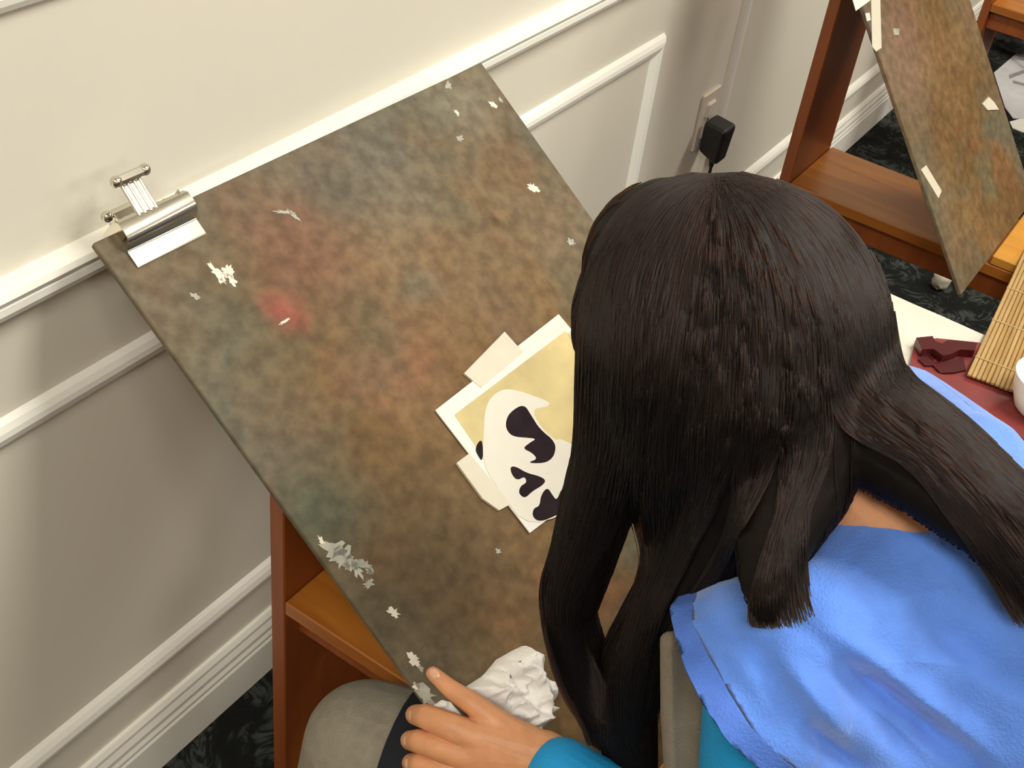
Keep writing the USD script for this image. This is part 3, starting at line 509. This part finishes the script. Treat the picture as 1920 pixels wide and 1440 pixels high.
# hair: base mass of locks, then strands combed over it
def lock(pts): return chain([(W(x, y, d), r) for x, y, d, r in pts])
hairs = [hull((H(0, -.02, .022), .0935), (H(0, .012, .020), .089), (H(0, -.028, -.005), .094)), hull((W(1350, 590, .885), .096), (W(1378, 624, .885), .094)), hull((W(1378, 624, .885), .093), (W(1360, 700, .89), .094), (W(1470, 690, .87), .060)),
    lock([(1262, 500, .86, .062), (1195, 620, .87, .042), (1178, 740, .895, .037), (1160, 850, .92, .033), (1118, 955, .95, .0275), (1088, 1060, .985, .0250), (1066, 1145, 1.01, .021), (1100, 1250, 1.035, .020), (1140, 1340, 1.05, .018), (1160, 1420, 1.06, .012)]),
    lock([(1290, 640, .85, .075), (1290, 800, .88, .062), (1314, 915, .905, .038), (1304, 1010, .925, .032), (1258, 1110, .95, .027), (1200, 1220, .99, .028), (1175, 1320, 1.03, .026), (1190, 1430, 1.055, .02)]),
    lock([(1400, 700, .85, .080), (1420, 830, .86, .064), (1400, 930, .87, .048), (1360, 1020, .885, .034), (1310, 1100, .905, .022), (1260, 1150, .93, .016)]),
    lock([(1500, 780, .84, .055), (1490, 900, .825, .038), (1455, 1000, .80, .026), (1438, 1080, .787, .017), (1436, 1120, .785, .012), (1437, 1150, .785, .005)]),
    lock([(1515, 700, .85, .056), (1585, 760, .835, .042), (1680, 815, .815, .036), (1770, 880, .80, .031), (1860, 955, .79, .027), (1940, 1050, .785, .022), (2010, 1180, .785, .012), (2050, 1290, .79, .004)]),
    lock([(1570, 760, .84, .045), (1640, 830, .82, .032), (1730, 905, .80, .022), (1830, 985, .788, .018), (1920, 1080, .784, .012), (1985, 1190, .786, .004)]),
    lock([(1580, 695, .85, .028), (1680, 785, .84, .019), (1765, 855, .825, .017), (1855, 925, .815, .014), (1940, 1000, .81, .009), (1990, 1070, .81, .004)])]
hm_ = organic(union(hairs), 0.005, 14)
v = hm_.vertices; nrm = np.array(hm_.vertex_normals); dep = (v-EYE)@fwd; px_ = 960+FPX*((v-EYE)@right)/dep; py_ = 720-FPX*((v-EYE)@up)/dep
guides = [[(1300, 324), (1176, 378), (1106, 492), (1084, 640), (1080, 790), (1066, 910), (1030, 1045), (1014, 1125), (1035, 1250), (1070, 1330), (1100, 1400)],
          [(1330, 326), (1200, 380), (1122, 500), (1094, 650), (1086, 800), (1072, 920), (1036, 1050), (1022, 1130), (1052, 1250), (1085, 1330), (1110, 1400)],
          [(1334, 328), (1240, 400), (1180, 520), (1160, 680), (1152, 820), (1120, 950), (1090, 1060), (1066, 1150), (1095, 1260), (1130, 1340), (1160, 1430)],
          [(1338, 330), (1300, 430), (1265, 560), (1245, 700), (1235, 830), (1232, 930), (1228, 1040), (1195, 1150), (1172, 1260), (1165, 1350), (1185, 1430)],
          [(1342, 330), (1350, 440), (1350, 580), (1340, 720), (1330, 860), (1315, 960), (1280, 1050), (1240, 1130), (1210, 1220), (1190, 1320), (1195, 1420)],
          [(1346, 330), (1400, 440), (1430, 580), (1430, 720), (1420, 840), (1400, 930), (1365, 1015), (1330, 1080), (1300, 1115), (1275, 1145), (1262, 1160)],
          [(1352, 328), (1440, 420), (1500, 560), (1515, 690), (1508, 800), (1490, 900), (1462, 990), (1440, 1070), (1432, 1120), (1432, 1155), (1438, 1180)],
          [(1360, 328), (1490, 420), (1565, 550), (1590, 660), (1610, 730), (1680, 800), (1770, 870), (1850, 950), (1920, 1040), (1980, 1130), (2010, 1180)],
          [(1370, 328), (1530, 405), (1615, 520), (1645, 630), (1668, 710), (1730, 760), (1810, 820), (1880, 885), (1930, 930), (1960, 960), (1970, 970)],
          [(1400, 320), (1570, 385), (1655, 500), (1680, 610), (1700, 690), (1755, 735), (1830, 795), (1900, 860), (1950, 905), (1980, 935), (1990, 945)]]
from scipy.interpolate import CubicSpline
G = np.array([CubicSpline(np.linspace(0, 1, len(g)), np.array(g, float))(np.linspace(0, 1, 28)) for g in guides])
obj_hair = obj('hair', hm_, 'hair_base', pe, smooth=True, label='long straight dark brown hair')
# depth of the hair surface, cell by cell
cell = 6; smp, _ = trimesh.sample.sample_surface(hm_, 260000, seed=3); dp = (smp-EYE)@fwd; sx = ((960+FPX*((smp-EYE)@right)/dep.mean()*0)+FPX*((smp-EYE)@right)/dp).astype(int)//cell; sy = (720-FPX*((smp-EYE)@up)/dp).astype(int)//cell
zbuf = np.full((330, 400), 9.0); ok = (sx >= 0) & (sx < 400) & (sy >= 0) & (sy < 330); np.minimum.at(zbuf, (sy[ok], sx[ok]), dp[ok])
from scipy.ndimage import minimum_filter, gaussian_filter
zf = np.where(zbuf > 8, minimum_filter(zbuf, 3), zbuf); msk = zf < 8; zs = gaussian_filter(np.where(msk, zf, 0), 1.0)/np.maximum(gaussian_filter(msk.astype(float), 1.0), 1e-6)
pts, cnt, wid = [], [], []
NS = 12000
for k in range(NS):
    g = rng.random()*(len(guides)-1); i = min(int(g), len(guides)-2); f_ = g-i
    if (i == 2 and rng.random() < .3) or i == 4 and rng.random() < .25: pass
    t0, t1 = 0.26*rng.random()**2.5, (0.9+0.1*rng.random() if k % 4 else 0.72+0.28*rng.random())
    tt = np.linspace(t0, t1, 18)*27; j = np.clip(tt.astype(int), 0, 26); u_ = (tt-j)[:, None]
    if i in (2,):   # the gap between the two front locks: strands choose a side below the chin
        fr = np.clip((tt/27-0.50)/0.12, 0, 1)*np.clip((0.84-tt/27)/0.1, 0, 1); fv = f_*(1-fr)+fr*(0.30*f_ if f_ < .5 else 0.7+0.3*f_)
    elif i in (4, 5, 6): 
        fr = np.clip((tt/27-0.42)/0.15, 0, 1); fv = f_*(1-fr)+fr*(0.35*f_ if f_ < .5 else 0.65+0.35*f_)
    else: fv = np.full(18, f_)
    A0 = G[i][j]*(1-u_)+G[i][j+1]*u_; A1 = G[i+1][j]*(1-u_)+G[i+1][j+1]*u_
    p = A0*(1-fv[:, None])+A1*fv[:, None]
    p[:, 0] += 5*np.sin(tt*0.35+rng.random()*6)*rng.random()
    ix, iy = np.clip((p[:, 0]/cell).astype(int), 0, 399), np.clip((p[:, 1]/cell).astype(int), 0, 329)
    z = zs[iy, ix].copy(); good = msk[iy, ix]
    if good.sum() < 6: continue
    # keep the longest run on the hair
    idx = np.where(good)[0]; runs = np.split(idx, np.where(np.diff(idx) > 1)[0]+1); run = max(runs, key=len)
    if len(run) < 6: continue
    e_ = min(run[-1]+1+(int(3.5*rng.random()) if run[-1] >= 13 else 0), 18); z = np.concatenate([z[run], np.full(e_-run[-1]-1, z[run[-1]])]); p = p[run[0]:e_]; z = z-0.0006-0.0016*rng.random()
    w_ = np.stack([W(x, y, d) for (x, y), d in zip(p, z)])
    pts.append(w_); cnt.append(len(w_)); wid.append(np.linspace(1, 0.55, len(w_))*(0.0007+0.0005*rng.random()))
# the sides that the combed layer leaves bare: hairs that run down the surface from every side
from scipy.spatial import cKDTree
HV, HN = np.array(hm_.vertices), np.array(trimesh.geometry.weighted_vertex_normals(len(hm_.vertices), hm_.faces, hm_.face_normals, hm_.face_angles)); tree_ = cKDTree(HV)
vis = ((HV-EYE)/np.linalg.norm(HV-EYE, axis=1)[:, None]*HN).sum(1); cand = np.where((vis > -0.35) & (HN[:, 2] < 0.75) & (HV[:, 2] > HV[:, 2].max()-0.33))[0]
for k in rng.choice(cand, 5000):
    p = HV[k]+rng.normal(size=3)*0.002; line = []; old = np.zeros(3)
    for q in range(14):
        i_ = tree_.query(p)[1]; n_ = HN[i_]; p = p - n_*((p-HV[i_])@n_-0.0006-0.0006*rng.random()); line.append(p)
        g_ = np.array([0.0, 0, -1.0])+0.25*old; g_ -= n_*(g_@n_); L_ = np.linalg.norm(g_)
        if L_ < 0.05: break
        old = g_/L_; p = p+old*0.010
    if len(line) > 5: pts.append(np.array(line)); cnt.append(len(line)); wid.append(np.linspace(1, .5, len(line))*(0.0007+0.0005*rng.random()))
def curves(name, parent, pts, cnt, wid, material, kind='stuff', label=None):
    c = UsdGeom.BasisCurves.Define(stage, f'{parent.GetPath()}/{name}')
    c.CreateTypeAttr('linear'); c.CreatePointsAttr(Vt.Vec3fArray.FromNumpy(np.concatenate(pts).astype(np.float32))); c.CreateCurveVertexCountsAttr(Vt.IntArray(list(map(int, cnt))))
    c.CreateWidthsAttr(Vt.FloatArray.FromNumpy(np.concatenate(wid).astype(np.float32))); c.SetWidthsInterpolation('vertex')
    UsdShade.MaterialBindingAPI.Apply(c.GetPrim()).Bind(LOOK[material]); tag(c.GetPrim(), label, kind=kind)
mat('hair_strand', {'h': ('principled_hair_bsdf', {'parametrization': 'Melanin concentration', 'melanin': 1.0, 'melanin_redness': 0.5, 'ior': 1.38, 'roughness': 0.34, 'radial_roughness': 0.4, 'random_color': 0.2})}, [], 'h.BSDF')
curves('hair_strands', obj_hair, pts, cnt, wid, 'hair_strand')
# loose hairs lying on the shirt
lp, lc, lw = [], [], []
for k in range(90):
    a = rng.random()
    if a < .35: base = [(1500, 960), (1540, 1010), (1572, 1060), (1586, 1100)]; d0 = .775; sp_ = 14
    elif a < .6: base = [(1380, 1080), (1350, 1130), (1330, 1180), (1325, 1230)]; d0 = .80; sp_ = 40
    else: base = [(1640, 860), (1720, 920), (1820, 1000), (1930, 1110)]; d0 = .775; sp_ = 30
    o_ = rng.normal(size=2)*sp_; c_ = CubicSpline(np.linspace(0, 1, 4), np.array(base, float)+o_+rng.normal(size=(4, 2))*4)(np.linspace(0, 1, 12))
    w_ = np.stack([W(x, y, d0) for x, y in c_]); lp.append(w_); lc.append(12); lw.append(np.linspace(1, .4, 12)*0.0007)

# crumpled paper towel in the hand
tw = thing('paper_towel', 'crumpled white paper towel held in the left hand on the board', 'paper towel', TL+nw*0.0005, basis1)
def pad(poly_px, hgt, seed, fr, th0=0.002):
    poly = blp(poly_px).buffer(0.0005); x0, y0, x1, y1 = poly.bounds; st = 0.0016
    ptsg = [(x, y) for x in np.arange(x0, x1, st) for y in np.arange(y0, y1, st) if poly.contains(Point(x, y))]
    ring = [poly.exterior.interpolate(s).coords[0] for s in np.arange(0, poly.length, 0.0016)]
    P2 = np.array(ptsg+ring); tri = __import__('scipy.spatial', fromlist=['Delaunay']).Delaunay(P2).simplices
    cen = P2[tri].mean(1); tri = tri[[poly.buffer(0.0002).contains(Point(*c)) for c in cen]]
    dist = np.array([poly.exterior.distance(Point(*q)) for q in P2])
    q3 = np.c_[P2*fr, np.zeros(len(P2))]
    warp = np.c_[P2*fr*0.6, np.zeros(len(P2))]; q3 = q3 + 1.5*np.c_[meshkit.noise(warp, seed+7), meshkit.noise(warp+9, seed+8), np.zeros(len(P2))]
    rid = 1-2*np.abs(meshkit.noise(q3, seed)-0.5); rid2 = 1-2*np.abs(meshkit.noise(q3*2.1, seed+1)-0.5)
    z = th0 + hgt*np.clip(dist/0.008, 0, 1)**0.6*(0.25+0.55*rid**1.5+0.3*rid2**1.5)
    n = len(P2); e = trimesh.Trimesh(np.c_[P2, z], tri, process=False)
    a, b, c = P2[tri[:, 0]], P2[tri[:, 1]], P2[tri[:, 2]]; cr = (b[:, 0]-a[:, 0])*(c[:, 1]-a[:, 1])-(b[:, 1]-a[:, 1])*(c[:, 0]-a[:, 0]); tri = np.where((cr > 0)[:, None], tri, tri[:, ::-1])
    es = np.concatenate([tri[:, [0, 1]], tri[:, [1, 2]], tri[:, [2, 0]]]); key = {}
    S_ = set(map(tuple, es)); bd_ = np.array([x for x in es if (x[1], x[0]) not in S_])
    f = np.concatenate([tri, tri[:, ::-1]+n, np.c_[bd_[:, 0], bd_[:, 0]+n, bd_[:, 1]], np.c_[bd_[:, 1], bd_[:, 0]+n, bd_[:, 1]+n]])
    return trimesh.Trimesh(np.concatenate([np.c_[P2, z], np.c_[P2, z*0]]), f, process=False)
obj('towel', pad([(862, 1296), (905, 1268), (930, 1238), (962, 1220), (977, 1213), (986, 1226), (1003, 1236), (1008, 1252), (1012, 1275), (1024, 1286), (1027, 1310), (1024, 1324), (1033, 1332), (1030, 1342), (1016, 1340), (1014, 1362), (1000, 1384), (985, 1398), (960, 1376), (930, 1350), (900, 1330), (880, 1312)], 0.032, 5, 58), 'tissue', tw, smooth=35)
obj('towel_fold', pad([(810, 1326), (826, 1314), (842, 1318), (862, 1342), (850, 1352), (830, 1344)], 0.010, 8, 60), 'tissue', tw, smooth=35)
s9 = bl(949, 1259); obj('paint_smudge', trimesh.creation.icosphere(2, 0.005).apply_scale((1.2, 1, .5)).apply_translation((s9[0], s9[1], 0.026)), 'pencil_grey', tw, smooth=True)
